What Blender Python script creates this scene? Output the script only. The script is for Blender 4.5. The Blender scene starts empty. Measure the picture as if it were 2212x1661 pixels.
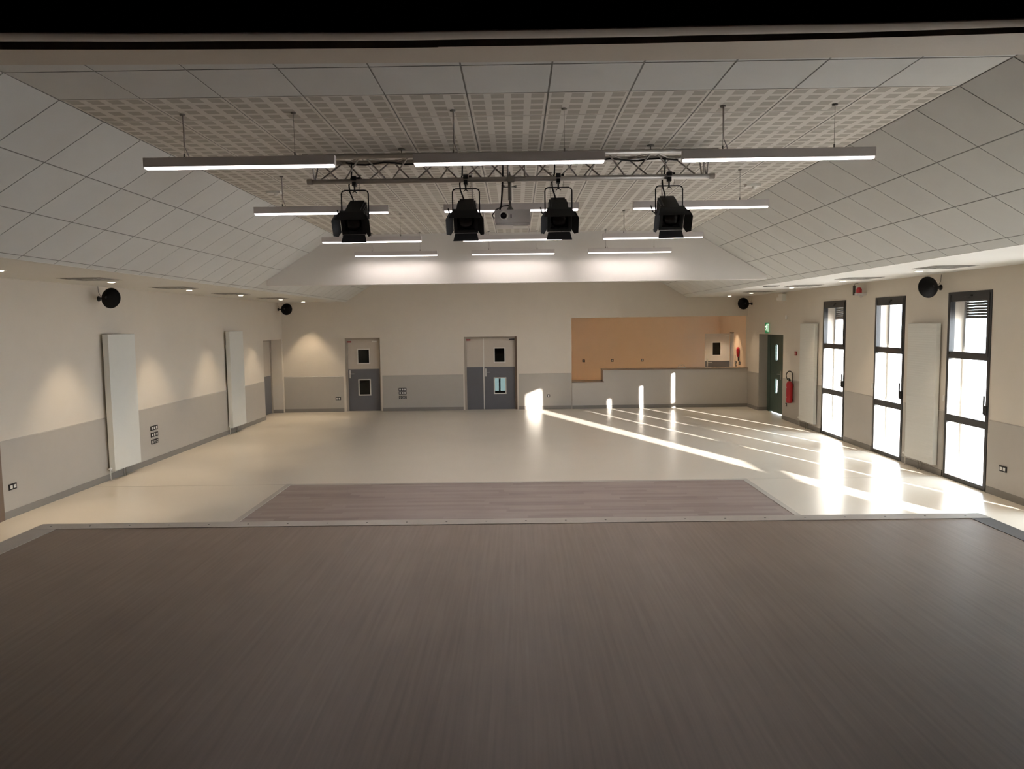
import bpy, bmesh, math, random
from mathutils import Vector, Matrix
random.seed(3)
SC = bpy.context.scene
COL = SC.collection
PI = math.pi

# ------------------------------------------------------------------ dimensions (metres)
XA, XB = -6.815, 6.714          # side walls
YP0, YP1 = 4.13, 4.43           # proscenium beam
YB = 21.747                     # back wall
YN = 24.75                      # back of the bar recess
ZS = 3.20                       # soffit height
ZC = 4.1876                     # flat ceiling height
CX0, CX1 = -3.343, 3.257        # flat ceiling edges
SX0, SX1 = -4.933, 4.934        # soffit inner edges
YT0 = 5.634                     # first perforated row
YBM, ZBM = 14.08, 3.270         # cross beam
WT = 0.32                       # right wall thickness
STZ = 0.95                      # stage height
SUN = (-0.395, 1.0, -0.157)     # direction the sunlight travels

# ------------------------------------------------------------------ materials
def rgb(c):
    """sRGB 0-255 to linear"""
    o = []
    for v in c:
        v = v / 255.0
        o.append(v / 12.92 if v <= 0.04045 else ((v + 0.055) / 1.055) ** 2.4)
    return (o[0], o[1], o[2], 1.0)

def mat(name, col, rough=0.5, metal=0.0, spec=0.5, noise=0.0, nscale=8.0, bump=0.0, bscale=200.0, emit=None, estr=0.0, coat=0.0):
    m = bpy.data.materials.new(name)
    m.use_nodes = True
    nt = m.node_tree
    b = nt.nodes['Principled BSDF']
    b.inputs['Roughness'].default_value = rough
    b.inputs['Metallic'].default_value = metal
    b.inputs['Specular IOR Level'].default_value = spec
    b.inputs['Coat Weight'].default_value = coat
    c = rgb(col) if max(col) > 1.0 else (col[0], col[1], col[2], 1)
    tc = nt.nodes.new('ShaderNodeTexCoord')
    n = nt.nodes.new('ShaderNodeTexNoise')
    n.inputs['Scale'].default_value = nscale
    n.inputs['Detail'].default_value = 4
    nt.links.new(tc.outputs['Object'], n.inputs['Vector'])
    mx = nt.nodes.new('ShaderNodeMix'); mx.data_type = 'RGBA'
    mx.inputs['A'].default_value = tuple(v * (1 - noise) for v in c[:3]) + (1,)
    mx.inputs['B'].default_value = tuple(min(1, v * (1 + noise)) for v in c[:3]) + (1,)
    nt.links.new(n.outputs['Fac'], mx.inputs['Factor'])
    nt.links.new(mx.outputs['Result'], b.inputs['Base Color'])
    if bump > 0:
        n2 = nt.nodes.new('ShaderNodeTexNoise'); n2.inputs['Scale'].default_value = bscale
        nt.links.new(tc.outputs['Object'], n2.inputs['Vector'])
        bp = nt.nodes.new('ShaderNodeBump'); bp.inputs['Strength'].default_value = bump
        bp.inputs['Distance'].default_value = 0.002
        nt.links.new(n2.outputs['Fac'], bp.inputs['Height'])
        nt.links.new(bp.outputs['Normal'], b.inputs['Normal'])
    if emit:
        b.inputs['Emission Color'].default_value = (*emit, 1)
        b.inputs['Emission Strength'].default_value = estr
    return m

def math_node(nt, op, a, b=None):
    n = nt.nodes.new('ShaderNodeMath'); n.operation = op
    for i, v in enumerate((a, b)):
        if v is None: continue
        if isinstance(v, (int, float)): n.inputs[i].default_value = v
        else: nt.links.new(v, n.inputs[i])
    return n.outputs[0]

M = {}
M['wall'] = mat('wall_cream_paint', (0.600, 0.545, 0.468), 0.65, noise=0.03, nscale=3, bump=0.15)
M['wains'] = mat('wainscot_grey_panel', (0.395, 0.365, 0.322), 0.42, noise=0.03, nscale=5)
M['bar'] = mat('bar_front_panel', (0.47, 0.435, 0.39), 0.4, noise=0.03, nscale=5)
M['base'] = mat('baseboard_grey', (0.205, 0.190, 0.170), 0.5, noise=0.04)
M['peach'] = mat('peach_paint', (0.78, 0.60, 0.44), 0.6, noise=0.03, nscale=3, bump=0.1)
M['white_wall'] = mat('white_beam_paint', (0.66, 0.635, 0.60), 0.7, noise=0.02, nscale=3)
M['tile'] = mat('ceiling_tile_white', (0.56, 0.565, 0.545), 0.85, noise=0.05, nscale=2.5, bump=0.3, bscale=350)
M['grid'] = mat('ceiling_grid_grey', (0.18, 0.18, 0.165), 0.6, noise=0.03)
M['soffit'] = mat('soffit_plaster', (0.64, 0.63, 0.59), 0.7, noise=0.03, nscale=1.2)
M['fascia'] = mat('proscenium_paint', (0.46, 0.41, 0.34), 0.6, noise=0.08, nscale=2.5, bump=0.3, bscale=30)
M['black'] = mat('black_velvet', (0.006, 0.006, 0.008), 0.95, spec=0.1, noise=0.2)
M['blackwall'] = mat('black_stage_paint', (0.012, 0.010, 0.010), 0.9, spec=0.2, noise=0.2)
M['hem'] = mat('cream_hem_fabric', (0.42, 0.385, 0.335), 0.8, noise=0.06, nscale=6)
M['frame'] = mat('dark_window_aluminium', (0.028, 0.027, 0.027), 0.42, noise=0.1)
M['reveal'] = mat('outer_reveal_grey', (0.25, 0.26, 0.27), 0.6, noise=0.05)
M['shutter'] = mat('shutter_slat_brown', (0.030, 0.025, 0.020), 0.5, noise=0.05)
M['rad'] = mat('radiator_white_enamel', (0.62, 0.62, 0.58), 0.4, noise=0.02)
M['rad_l'] = M['rad']
M['pipe'] = mat('grey_pipe', (0.22, 0.21, 0.19), 0.4, noise=0.05)
M['plastic_w'] = mat('white_plastic', (0.70, 0.69, 0.65), 0.4, noise=0.02)
M['plastic_b'] = mat('black_plastic', (0.007, 0.006, 0.007), 0.6, noise=0.15)
M['speaker'] = mat('speaker_black', (0.004, 0.0035, 0.004), 0.7, spec=0.15, noise=0.1)
M['metal_b'] = mat('black_painted_metal', (0.007, 0.007, 0.008), 0.6, spec=0.3, noise=0.15)
M['lens'] = mat('dark_glass_lens', (0.003, 0.0025, 0.004), 0.25, spec=0.25, noise=0.1)
M['alu'] = mat('truss_aluminium', (0.42, 0.39, 0.36), 0.4, metal=0.6, noise=0.08, nscale=20)
M['steel'] = mat('brushed_steel', (0.55, 0.54, 0.52), 0.3, metal=0.9, noise=0.05)
M['wire'] = mat('grey_wire', (0.20, 0.19, 0.17), 0.5, noise=0.05)
M['lampbody'] = mat('lamp_body_grey', (0.58, 0.54, 0.53), 0.5, noise=0.03)
M['led'] = mat('led_diffuser', (0.9, 0.9, 0.9), 0.5, emit=(1.0, 0.90, 0.86), estr=20.0)
M['ledside'] = mat('led_side_glow', (0.9, 0.9, 0.9), 0.5, emit=(1.0, 0.93, 0.92), estr=0.9)
M['down'] = mat('downlight_diffuser', (0.9, 0.85, 0.75), 0.5, emit=(1.0, 0.90, 0.72), estr=3.5)
M['red'] = mat('red_enamel', (0.42, 0.012, 0.018), 0.3, noise=0.1)
M['redlab'] = mat('red_sticker', (0.30, 0.03, 0.03), 0.5, noise=0.05)
M['hose'] = mat('brown_rubber_hose', (0.045, 0.033, 0.022), 0.5, noise=0.1)
M['label'] = mat('pale_label', (0.62, 0.42, 0.40), 0.5, noise=0.05)
M['green'] = mat('dark_green_door_paint', (0.042, 0.072, 0.055), 0.4, noise=0.06)
M['exit'] = mat('exit_sign_green', (0.03, 0.28, 0.10), 0.4, emit=(0.10, 0.55, 0.22), estr=0.06)
M['exitw'] = mat('exit_sign_white', (0.8, 0.9, 0.8), 0.4, emit=(0.75, 1.0, 0.75), estr=0.35)
M['doorgrey'] = mat('door_dark_grey', (0.108, 0.108, 0.118), 0.35, noise=0.05)
M['doorcream'] = mat('door_cream', (0.47, 0.415, 0.35), 0.5, noise=0.03)
M['doorwhite'] = mat('door_white', (0.62, 0.58, 0.54), 0.3, noise=0.03)
M['doorframe'] = mat('door_frame_beige', (0.33, 0.285, 0.235), 0.5, noise=0.04)
M['doorbrown'] = mat('door_frame_brown', (0.15, 0.105, 0.075), 0.5, noise=0.05)
M['panef'] = mat('pane_frame_white', (0.62, 0.60, 0.55), 0.4, noise=0.03)
M['countertop'] = mat('brown_worktop', (0.20, 0.14, 0.10), 0.25, noise=0.1, nscale=30)
M['concrete'] = mat('outside_paving', (0.55, 0.50, 0.47), 0.8, noise=0.12, nscale=3)
M['outwall'] = mat('outside_render', (0.75, 0.75, 0.73), 0.8, noise=0.04)
M['lip'] = mat('stage_nosing_grey', (0.42, 0.385, 0.345), 0.45, noise=0.06, nscale=12)
M['lipdark'] = mat('stage_edge_dark', (0.055, 0.05, 0.048), 0.5, noise=0.1)
M['screw'] = mat('screw_heads', (0.16, 0.15, 0.14), 0.4, metal=0.5, noise=0.1)
M['duct'] = mat('vent_grille', (0.36, 0.35, 0.32), 0.5, noise=0.05)
M['ductdark'] = mat('vent_shadow_slot', (0.16, 0.155, 0.14), 0.7, noise=0.05)
M['projector'] = mat('projector_shell', (0.52, 0.50, 0.49), 0.4, noise=0.03)

def hall_floor_mat():
    m = mat('vinyl_floor_beige', (0.56, 0.50, 0.42), 0.28, noise=0.0)
    nt = m.node_tree; b = nt.nodes['Principled BSDF']
    tc = nt.nodes.new('ShaderNodeTexCoord')
    n = nt.nodes.new('ShaderNodeTexNoise'); n.inputs['Scale'].default_value = 1.1; n.inputs['Detail'].default_value = 3
    nt.links.new(tc.outputs['Object'], n.inputs['Vector'])
    mx = nt.nodes.new('ShaderNodeMix'); mx.data_type = 'RGBA'
    mx.inputs['A'].default_value = (0.57, 0.515, 0.435, 1); mx.inputs['B'].default_value = (0.63, 0.575, 0.495, 1)
    nt.links.new(n.outputs['Fac'], mx.inputs['Factor'])
    nt.links.new(mx.outputs['Result'], b.inputs['Base Color'])
    return m
M['floor'] = hall_floor_mat()

def wood_mat(name, ca, cb, cc, along='Y', plank=0.18, length=1.3, rough=0.4, seam=0.25, streak=26.0):
    m = mat(name, ca, rough)
    nt = m.node_tree; b = nt.nodes['Principled BSDF']
    tc = nt.nodes.new('ShaderNodeTexCoord')
    sp = nt.nodes.new('ShaderNodeSeparateXYZ'); nt.links.new(tc.outputs['Object'], sp.inputs[0])
    U, L = (sp.outputs['X'], sp.outputs['Y']) if along == 'Y' else (sp.outputs['Y'], sp.outputs['X'])
    row = math_node(nt, 'FLOOR', math_node(nt, 'DIVIDE', U, plank))
    off = math_node(nt, 'MULTIPLY', math_node(nt, 'FRACT', math_node(nt, 'MULTIPLY', math_node(nt, 'SINE', math_node(nt, 'MULTIPLY', row, 12.98)), 43.7)), length)
    cell = math_node(nt, 'FLOOR', math_node(nt, 'DIVIDE', math_node(nt, 'ADD', L, off), length))
    cb_ = nt.nodes.new('ShaderNodeCombineXYZ'); nt.links.new(row, cb_.inputs[0]); nt.links.new(cell, cb_.inputs[1])
    wn = nt.nodes.new('ShaderNodeTexWhiteNoise'); wn.noise_dimensions = '2D'; nt.links.new(cb_.outputs[0], wn.inputs['Vector'])
    mp = nt.nodes.new('ShaderNodeMapping')
    mp.inputs['Scale'].default_value = (streak, 1.2, 1) if along == 'Y' else (1.2, streak, 1)
    nt.links.new(tc.outputs['Object'], mp.inputs[0])
    n = nt.nodes.new('ShaderNodeTexNoise'); n.inputs['Scale'].default_value = 1.0; n.inputs['Detail'].default_value = 6
    nt.links.new(mp.outputs[0], n.inputs['Vector'])
    nb = nt.nodes.new('ShaderNodeTexNoise'); nb.inputs['Scale'].default_value = 2.2; nb.inputs['Detail'].default_value = 5
    nt.links.new(tc.outputs['Object'], nb.inputs['Vector'])
    f = math_node(nt, 'ADD', math_node(nt, 'MULTIPLY', n.outputs['Fac'], 0.60),
                  math_node(nt, 'ADD', math_node(nt, 'MULTIPLY', wn.outputs['Value'], seam), math_node(nt, 'MULTIPLY', nb.outputs['Fac'], 0.30)))
    cr = nt.nodes.new('ShaderNodeValToRGB')
    cr.color_ramp.elements[0].position = 0.30; cr.color_ramp.elements[0].color = (*cb, 1)
    cr.color_ramp.elements[1].position = 0.78; cr.color_ramp.elements[1].color = (*cc, 1)
    e = cr.color_ramp.elements.new(0.52); e.color = (*ca, 1)
    nt.links.new(f, cr.inputs['Fac']); nt.links.new(cr.outputs['Color'], b.inputs['Base Color'])
    return m
M['stage'] = wood_mat('stage_floor_brown', (0.220, 0.158, 0.122), (0.172, 0.121, 0.094), (0.268, 0.198, 0.155), 'Y', 0.5, 6.0, 0.42, 0.02, 45.0)
M['dance'] = wood_mat('dance_floor_planks', (0.235, 0.180, 0.165), (0.160, 0.118, 0.108), (0.300, 0.240, 0.220), 'X', 0.11, 1.1, 0.36, 0.32, 40.0)

def perf_mat():
    m = mat('perforated_ceiling_tile', (0.58, 0.56, 0.52), 0.8)
    nt = m.node_tree; b = nt.nodes['Principled BSDF']
    tc = nt.nodes.new('ShaderNodeTexCoord')
    sp = nt.nodes.new('ShaderNodeSeparateXYZ'); nt.links.new(tc.outputs['Object'], sp.inputs[0])
    def cellmask(o, o0, half):
        f = math_node(nt, 'FRACT', math_node(nt, 'DIVIDE', math_node(nt, 'SUBTRACT', o, o0), 0.15))
        return math_node(nt, 'LESS_THAN', math_node(nt, 'ABSOLUTE', math_node(nt, 'SUBTRACT', f, 0.5)), half)
    k = math_node(nt, 'MULTIPLY', cellmask(sp.outputs['X'], CX0 - 3.0, 0.32), cellmask(sp.outputs['Y'], YT0 - 6.0, 0.34))
    mx = nt.nodes.new('ShaderNodeMix'); mx.data_type = 'RGBA'
    mx.inputs['A'].default_value = (0.60, 0.58, 0.53, 1); mx.inputs['B'].default_value = (0.385, 0.36, 0.315, 1)
    nt.links.new(k, mx.inputs['Factor']); nt.links.new(mx.outputs['Result'], b.inputs['Base Color'])
    return m
M['perf'] = perf_mat()

def rib_mat():
    m = mat('radiator_ribbed_enamel', (0.62, 0.62, 0.58), 0.4)
    nt = m.node_tree; b = nt.nodes['Principled BSDF']
    tc = nt.nodes.new('ShaderNodeTexCoord')
    w = nt.nodes.new('ShaderNodeTexWave'); w.bands_direction = 'Z'; w.inputs['Scale'].default_value = 8.0
    nt.links.new(tc.outputs['Object'], w.inputs['Vector'])
    bp = nt.nodes.new('ShaderNodeBump'); bp.inputs['Strength'].default_value = 0.35; bp.inputs['Distance'].default_value = 0.003
    nt.links.new(w.outputs['Fac'], bp.inputs['Height']); nt.links.new(bp.outputs['Normal'], b.inputs['Normal'])
    return m
M['ribs'] = rib_mat()

def glass_mat(name, tint=(1, 1, 1), gloss=0.08):
    m = bpy.data.materials.new(name); m.use_nodes = True
    nt = m.node_tree; nt.nodes.clear()
    o = nt.nodes.new('ShaderNodeOutputMaterial')
    t = nt.nodes.new('ShaderNodeBsdfTransparent'); t.inputs[0].default_value = (*tint, 1)
    g = nt.nodes.new('ShaderNodeBsdfGlossy'); g.inputs['Roughness'].default_value = 0.02
    mx = nt.nodes.new('ShaderNodeMixShader'); fr = nt.nodes.new('ShaderNodeLayerWeight'); fr.inputs[0].default_value = 0.5
    p5 = math_node(nt, 'POWER', fr.outputs['Facing'], 5.0)
    kk = math_node(nt, 'ADD', math_node(nt, 'MULTIPLY', p5, 0.6), 0.03)
    nt.links.new(kk, mx.inputs[0]); nt.links.new(t.outputs[0], mx.inputs[1]); nt.links.new(g.outputs[0], mx.inputs[2])
    nt.links.new(mx.outputs[0], o.inputs[0])
    return m
M['glass'] = glass_mat('window_glass')
M['glassdark'] = glass_mat('tinted_door_glass', (0.13, 0.145, 0.135))

# ------------------------------------------------------------------ mesh helpers
class MB:
    def __init__(s): s.bm = bmesh.new(); s.mats = []
    def mi(s, m):
        if m not in s.mats: s.mats.append(m)
        return s.mats.index(m)
    def box(s, x0, x1, y0, y1, z0, z1, m=None, mtx=None, bev=0.0):
        if x0 > x1: x0, x1 = x1, x0
        if y0 > y1: y0, y1 = y1, y0
        if z0 > z1: z0, z1 = z1, z0
        r = bmesh.ops.create_cube(s.bm, size=1.0)
        vs = r['verts']
        for v in vs:
            v.co = Vector((x0 + (v.co.x + .5) * (x1 - x0), y0 + (v.co.y + .5) * (y1 - y0), z0 + (v.co.z + .5) * (z1 - z0)))
        fs = set(f for v in vs for f in v.link_faces)
        if m is not None:
            for f in fs: f.material_index = s.mi(m)
        if bev > 0:
            es = list(set(e for v in vs for e in v.link_edges))
            rb = bmesh.ops.bevel(s.bm, geom=es, offset=bev, segments=2, affect='EDGES', profile=0.7)
            vs = list(set(v for f in rb['faces'] for v in f.verts) | set(v for v in vs if v.is_valid))
            if m is not None:
                for f in rb['faces']: f.material_index = s.mi(m)
        if mtx is not None:
            for v in vs: v.co = mtx @ v.co
        return s
    def face(s, pts, m=None):
        f = s.bm.faces.new([s.bm.verts.new(p) for p in pts])
        if m is not None: f.material_index = s.mi(m)
        return s
    def prism(s, pts, vec, m=None):
        """pts: planar polygon, extruded along vec (closed solid)"""
        vec = Vector(vec)
        a = [s.bm.verts.new(p) for p in pts]; b = [s.bm.verts.new(Vector(p) + vec) for p in pts]
        fs = [s.bm.faces.new(a), s.bm.faces.new(b[::-1])]
        n = len(a)
        for i in range(n): fs.append(s.bm.faces.new([a[i], b[i], b[(i + 1) % n], a[(i + 1) % n]]))
        if m is not None:
            for f in fs: f.material_index = s.mi(m)
        return s
    def tube(s, pts, r, seg=10, m=None, smooth=True, cap=True):
        pts = [Vector(p) for p in pts]
        rings = []
        up = None
        for i, p in enumerate(pts):
            d = (pts[min(i + 1, len(pts) - 1)] - pts[max(i - 1, 0)]).normalized()
            if up is None:
                up = Vector((0, 0, 1)) if abs(d.z) < 0.9 else Vector((1, 0, 0))
            x = d.cross(up).normalized(); y = x.cross(d).normalized(); up = y
            rr = r[i] if isinstance(r, (list, tuple)) else r
            rings.append([s.bm.verts.new(p + (x * math.cos(2 * PI * k / seg) + y * math.sin(2 * PI * k / seg)) * rr) for k in range(seg)])
        for a, b in zip(rings, rings[1:]):
            for k in range(seg):
                f = s.bm.faces.new([a[k], a[(k + 1) % seg], b[(k + 1) % seg], b[k]]); f.smooth = smooth
                if m is not None: f.material_index = s.mi(m)
        if cap:
            for g in (rings[0][::-1], rings[-1]):
                f = s.bm.faces.new(g)
                if m is not None: f.material_index = s.mi(m)
        return s
    def lathe(s, prof, origin, axis, seg=28, m=None, smooth=True):
        """prof: list (r, h) along axis"""
        o = Vector(origin); d = Vector(axis).normalized()
        up = Vector((0, 0, 1)) if abs(d.z) < 0.9 else Vector((1, 0, 0))
        x = d.cross(up).normalized(); y = x.cross(d).normalized()
        rings = []
        for r, h in prof:
            if r < 1e-5: rings.append([s.bm.verts.new(o + d * h)])
            else: rings.append([s.bm.verts.new(o + d * h + (x * math.cos(2 * PI * k / seg) + y * math.sin(2 * PI * k / seg)) * r) for k in range(seg)])
        for a, b in zip(rings, rings[1:]):
            for k in range(seg):
                k2 = (k + 1) % seg
                if len(a) == 1 and len(b) == 1: continue
                if len(a) == 1: vs = [a[0], b[k2], b[k]]
                elif len(b) == 1: vs = [a[k], a[k2], b[0]]
                else: vs = [a[k], a[k2], b[k2], b[k]]
                f = s.bm.faces.new(vs); f.smooth = smooth
                if m is not None: f.material_index = s.mi(m)
        return s
    def build(s, name, m=None, parent=None, shift=None):
        me = bpy.data.meshes.new(name)
        bmesh.ops.recalc_face_normals(s.bm, faces=s.bm.faces)
        s.bm.to_mesh(me); s.bm.free()
        if s.mats:
            for k in s.mats: me.materials.append(M[k])
        elif m: me.materials.append(M[m])
        o = bpy.data.objects.new(name, me); COL.objects.link(o)
        if parent is not None: o.parent = parent
        return o

def struct(o): o['kind'] = 'structure'; return o
def tag(o, label, cat, group=None):
    o['label'] = label; o['category'] = cat
    if group: o['group'] = group
    return o
def thing(name, label, cat, loc=(0, 0, 0), rz=0.0, group=None):
    o = bpy.data.objects.new(name, None); COL.objects.link(o)
    o.empty_display_size = 0.1
    o.location = loc; o.rotation_euler = (0, 0, rz)
    return tag(o, label, cat, group)
def dup(root, loc, label, rz=None):
    r = root.copy(); COL.objects.link(r); r.location = loc
    if rz is not None: r.rotation_euler = (0, 0, rz)
    r['label'] = label
    for ch in list(root.children):
        c = ch.copy(); COL.objects.link(c); c.parent = r
        for g in list(ch.children):
            d = g.copy(); COL.objects.link(d); d.parent = c
    return r
def holes_wall(mb, axis, t0, t1, u0, u1, z0, z1, holes, m=None):
    """solid wall slab split round rectangular holes; axis 'X': slab x in t0..t1, u along Y"""
    us = sorted(set([u0, u1] + [h[0] for h in holes] + [h[1] for h in holes]))
    for a, b in zip(us, us[1:]):
        if b <= u0 or a >= u1: continue
        zs = [(z0, z1)]
        for h in holes:
            if h[0] <= a + 1e-6 and h[1] >= b - 1e-6:
                nz = []
                for p, q in zs:
                    if h[2] > p: nz.append((p, min(q, h[2])))
                    if h[3] < q: nz.append((max(p, h[3]), q))
                zs = [k for k in nz if k[1] - k[0] > 1e-4]
        for p, q in zs:
            if axis == 'X': mb.box(t0, t1, a, b, p, q, m)
            else: mb.box(a, b, t0, t1, p, q, m)

# ------------------------------------------------------------------ camera
cam_d = bpy.data.cameras.new('camera'); cam = bpy.data.objects.new('camera', cam_d); COL.objects.link(cam)
F, YAW, PITCH, ROLL = 1613.81, 0.0068, 0.0810, -0.0137
fwd = Vector((-math.sin(YAW) * math.cos(PITCH), math.cos(YAW) * math.cos(PITCH), -math.sin(PITCH)))
rr = Vector((math.cos(YAW), math.sin(YAW), 0)); uu = rr.cross(fwd)
r2 = rr * math.cos(ROLL) + uu * math.sin(ROLL); u2 = -rr * math.sin(ROLL) + uu * math.cos(ROLL)
cam.matrix_world = Matrix(((r2.x, u2.x, -fwd.x, 0), (r2.y, u2.y, -fwd.y, 0), (r2.z, u2.z, -fwd.z, 2.5), (0, 0, 0, 1)))
cam_d.sensor_fit = 'HORIZONTAL'; cam_d.sensor_width = 36.0; cam_d.lens = F / 2212 * 36.0
cam_d.clip_start = 0.05; cam_d.clip_end = 300
SC.camera = cam

# ------------------------------------------------------------------ windows of the right wall
WINS = [(15.31, 16.42), (12.98, 14.05), (10.62, 11.69), (8.27, 9.34)]       # y range of the openings
WZ0, WZ1 = 0.0, 2.89
W5 = (4.66, 6.56)

# ------------------------------------------------------------------ shell
fl = MB(); fl.box(XA - 0.62, XB + 0.02, 4.2, YN + 0.3, -0.2, 0.0)
fl.box(XB + 0.02, XB + 0.28, 18.85, 20.76, -0.2, 0.0)
struct(fl.build('floor', 'floor'))

w = MB()
holes_wall(w, 'X', XA - 0.42, XA, YP1 - 0.3, YB + 0.2, -0.1, ZS + 0.05, [(20.06, 21.63, -0.1, 2.142)], 'wall')
struct(w.build('wall_left'))
w = MB()
hl = [(a, b, -0.1, WZ1) for a, b in WINS] + [(W5[0], W5[1], -0.1, 3.08), (18.87, 20.75, -0.1, 2.128)]
holes_wall(w, 'X', XB, XB + WT, YP1 - 0.3, YB + 0.2, -0.1, ZS + 0.05, hl, 'wall')
struct(w.build('wall_right'))
w = MB()
holes_wall(w, 'Y', YB, YB + 0.22, XA - 0.42, XB + 0.0, -0.1, ZC + 0.15,
           [(-5.01, -3.98, -0.1, 2.150), (-1.53, 0.004, -0.1, 2.140), (1.597, XB, -0.1, 2.645)], 'wall')
struct(w.build('wall_back'))
# proscenium wall: two piers and the beam between them
w = MB()
w.box(XA - 0.42, -3.80, YP0, YP1, -0.1, ZC + 0.1, 'wall'); w.box(3.64, XB + WT, YP0, YP1, -0.1, ZC + 0.1, 'wall')
struct(w.build('wall_front'))
w = MB()
# slightly uneven painted lintel: two abutting boards, a small step where they meet
def lintel(x0, x1, zb, yb):
    n = 8; prev = None
    for i in range(n + 1):
        x = x0 + (x1 - x0) * i / n
        t = x / 2.9
        zh = 4.0 - 0.0165 * t + 0.0115 * t * t; zs = 3.983 - 0.001 * t + 0.028 * t * t
        q = [w.bm.verts.new(p) for p in ((x, yb, zs + zb), (x, YP1, zh), (x, YP1, ZC + 0.1), (x, yb, ZC + 0.1))]
        if prev:
            for k in range(4):
                f = w.bm.faces.new([prev[k], prev[(k + 1) % 4], q[(k + 1) % 4], q[k]]); f.material_index = w.mi('fascia')
        else: w.bm.faces.new(q).material_index = w.mi('fascia')
        prev = q
    w.bm.faces.new(prev[::-1]).material_index = w.mi('fascia')
lintel(-3.80, -0.40, 0.0, YP0 + 0.010); lintel(-0.40, 3.64, -0.002, YP0 - 0.002)
struct(w.build('trim_1'))

# recess of the bar
w = MB()
w.box(1.397, XB + 0.2, YN, YN + 0.2, -0.1, 2.9, 'peach')
w.box(1.397, 1.597, YB + 0.22, YN, -0.1, 2.9, 'peach')
struct(w.build('wall_recess_back'))
w = MB(); holes_wall(w, 'X', XB, XB + 0.2, YB + 0.2, YN, -0.1, 2.9, [(23.42, 24.26, -0.1, 2.10)], 'peach')
w.box(XB + 0.2, XB + 0.25, 23.3, 24.4, 0, 2.3, 'white_wall')
struct(w.build('wall_recess_right'))
w = MB(); w.box(1.397, XB + 0.2, YB + 0.22, YN + 0.2, 2.72, 2.9, 'soffit'); struct(w.build('ceiling_recess'))

# ceiling: soffits, sloped bays and flat centre, with recessed grid lines between the tiles
c = MB()
G = 0.003
YA, YZ = YP1 - 0.02, YB + 0.02
def cprism(p, q, th, m):
    c.prism([(p[0], YA, p[1]), (q[0], YA, q[1]), (q[0], YA, q[1] + th), (p[0], YA, p[1] + th)], (0, YZ - YA, 0), m)
cprism((XA - 0.42, ZS), (SX0, ZS), 0.10, 'soffit'); cprism((SX1, ZS), (XB + WT, ZS), 0.10, 'soffit')
cprism((SX0, ZS + G), (CX0, ZC + G), 0.12, 'grid'); cprism((CX1, ZC + G), (SX1, ZS + G), 0.12, 'grid')
cprism((CX0 - 0.02, ZC + G), (CX1 + 0.02, ZC + G), 0.12, 'grid')
ystart = YT0 - 1.2 - 0.0
rows = []
y = ystart
while y < YZ - 0.05:
    rows.append((y, min(y + 0.6, YZ))); y += 0.6
for (ya, yb) in rows:
    perf = ya > YT0 - 0.01 and yb < YBM + 0.1
    gy = 0.0048 if perf else 0.008
    for i in range(11):
        xa = CX0 + 0.6 * i; xb = xa + 0.6
        c.box(xa + 0.0065, xb - 0.0065, max(ya, YA) + gy, yb - gy, ZC, ZC + G, 'perf' if perf else 'tile')
def slope_tiles(x0, z0, x1, z1):
    d = Vector((x1 - x0, 0, z1 - z0)); L = d.length; d.normalize(); n = Vector((-d.z, 0, d.x))
    if n.z < 0: n = -n
    for (ya, yb) in rows:
        for j in range(4):
            a = 0.6 * j + 0.006; b = min(0.6 * (j + 1) - 0.006, L - 0.004)
            if b - a < 0.02: continue
            p = Vector((x0, 0, z0)) + d * a; q = Vector((x0, 0, z0)) + d * b
            ya2, yb2 = max(ya, YA) + 0.006, yb - 0.006
            c.prism([(p.x, ya2, p.z), (q.x, ya2, q.z), (q.x, yb2, q.z), (p.x, yb2, p.z)], n * G, 'tile')
slope_tiles(CX0, ZC, SX0, ZS); slope_tiles(CX1, ZC, SX1, ZS)
struct(c.build('ceiling'))
w = MB(); w.box(SX0 + 0.27, SX1 - 0.25, YBM, YBM + 0.2, ZBM, ZC + 0.03, 'white_wall'); struct(w.build('trim_2'))

# wainscot and baseboards
def wains(name, segs, axis, at, sgn, bname):
    a = MB(); b = MB()
    for u0, u1 in segs:
        t = 0.012
        if axis == 'X':
            P = [(at, 0, 0.0), (at + sgn * t, 0, 0.0), (at + sgn * t, 0, 1.035), (at + sgn * 0.004, 0, 1.047), (at, 0, 1.047)]
            a.prism([(p[0], u0, p[2]) for p in P], (0, u1 - u0, 0)); b.box(at, at + sgn * 0.02, u0 - 0.0, u1, 0, 0.10)
        else:
            P = [(0, at, 0.0), (0, at + sgn * t, 0.0), (0, at + sgn * t, 1.035), (0, at + sgn * 0.004, 1.047), (0, at, 1.047)]
            a.prism([(u0, p[1], p[2]) for p in P], (u1 - u0, 0, 0)); b.box(u0, u1, at, at + sgn * 0.02, 0, 0.10)
    struct(a.build(name, 'wains')); struct(b.build(bname, 'base'))
wains('trim_3', [(YP1, 9.55), (9.66, 20.03)], 'X', XA, 1, 'baseboard_left')
wains('trim_4', [(XA + 0.012, -5.07), (-3.93, -1.57), (0.05, 1.585)], 'Y', YB, -1, 'baseboard_back')
rs = []
edges = sorted(WINS + [W5])
pos = YP1
for a_, b_ in edges:
    if a_ - pos > 0.05: rs.append((pos + (0.03 if pos > YP1 else 0), a_ - 0.03))
    pos = b_
rs += [(pos + 0.03, 18.84), (20.77, YB - 0.012)]
wains('trim_5', rs, 'X', XB, -1, 'baseboard_right')
w = MB(); w.box(XA, XA + 0.03, 9.56, 9.655, 0, 2.4, 'doorbrown'); struct(w.build('trim_6'))

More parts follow.
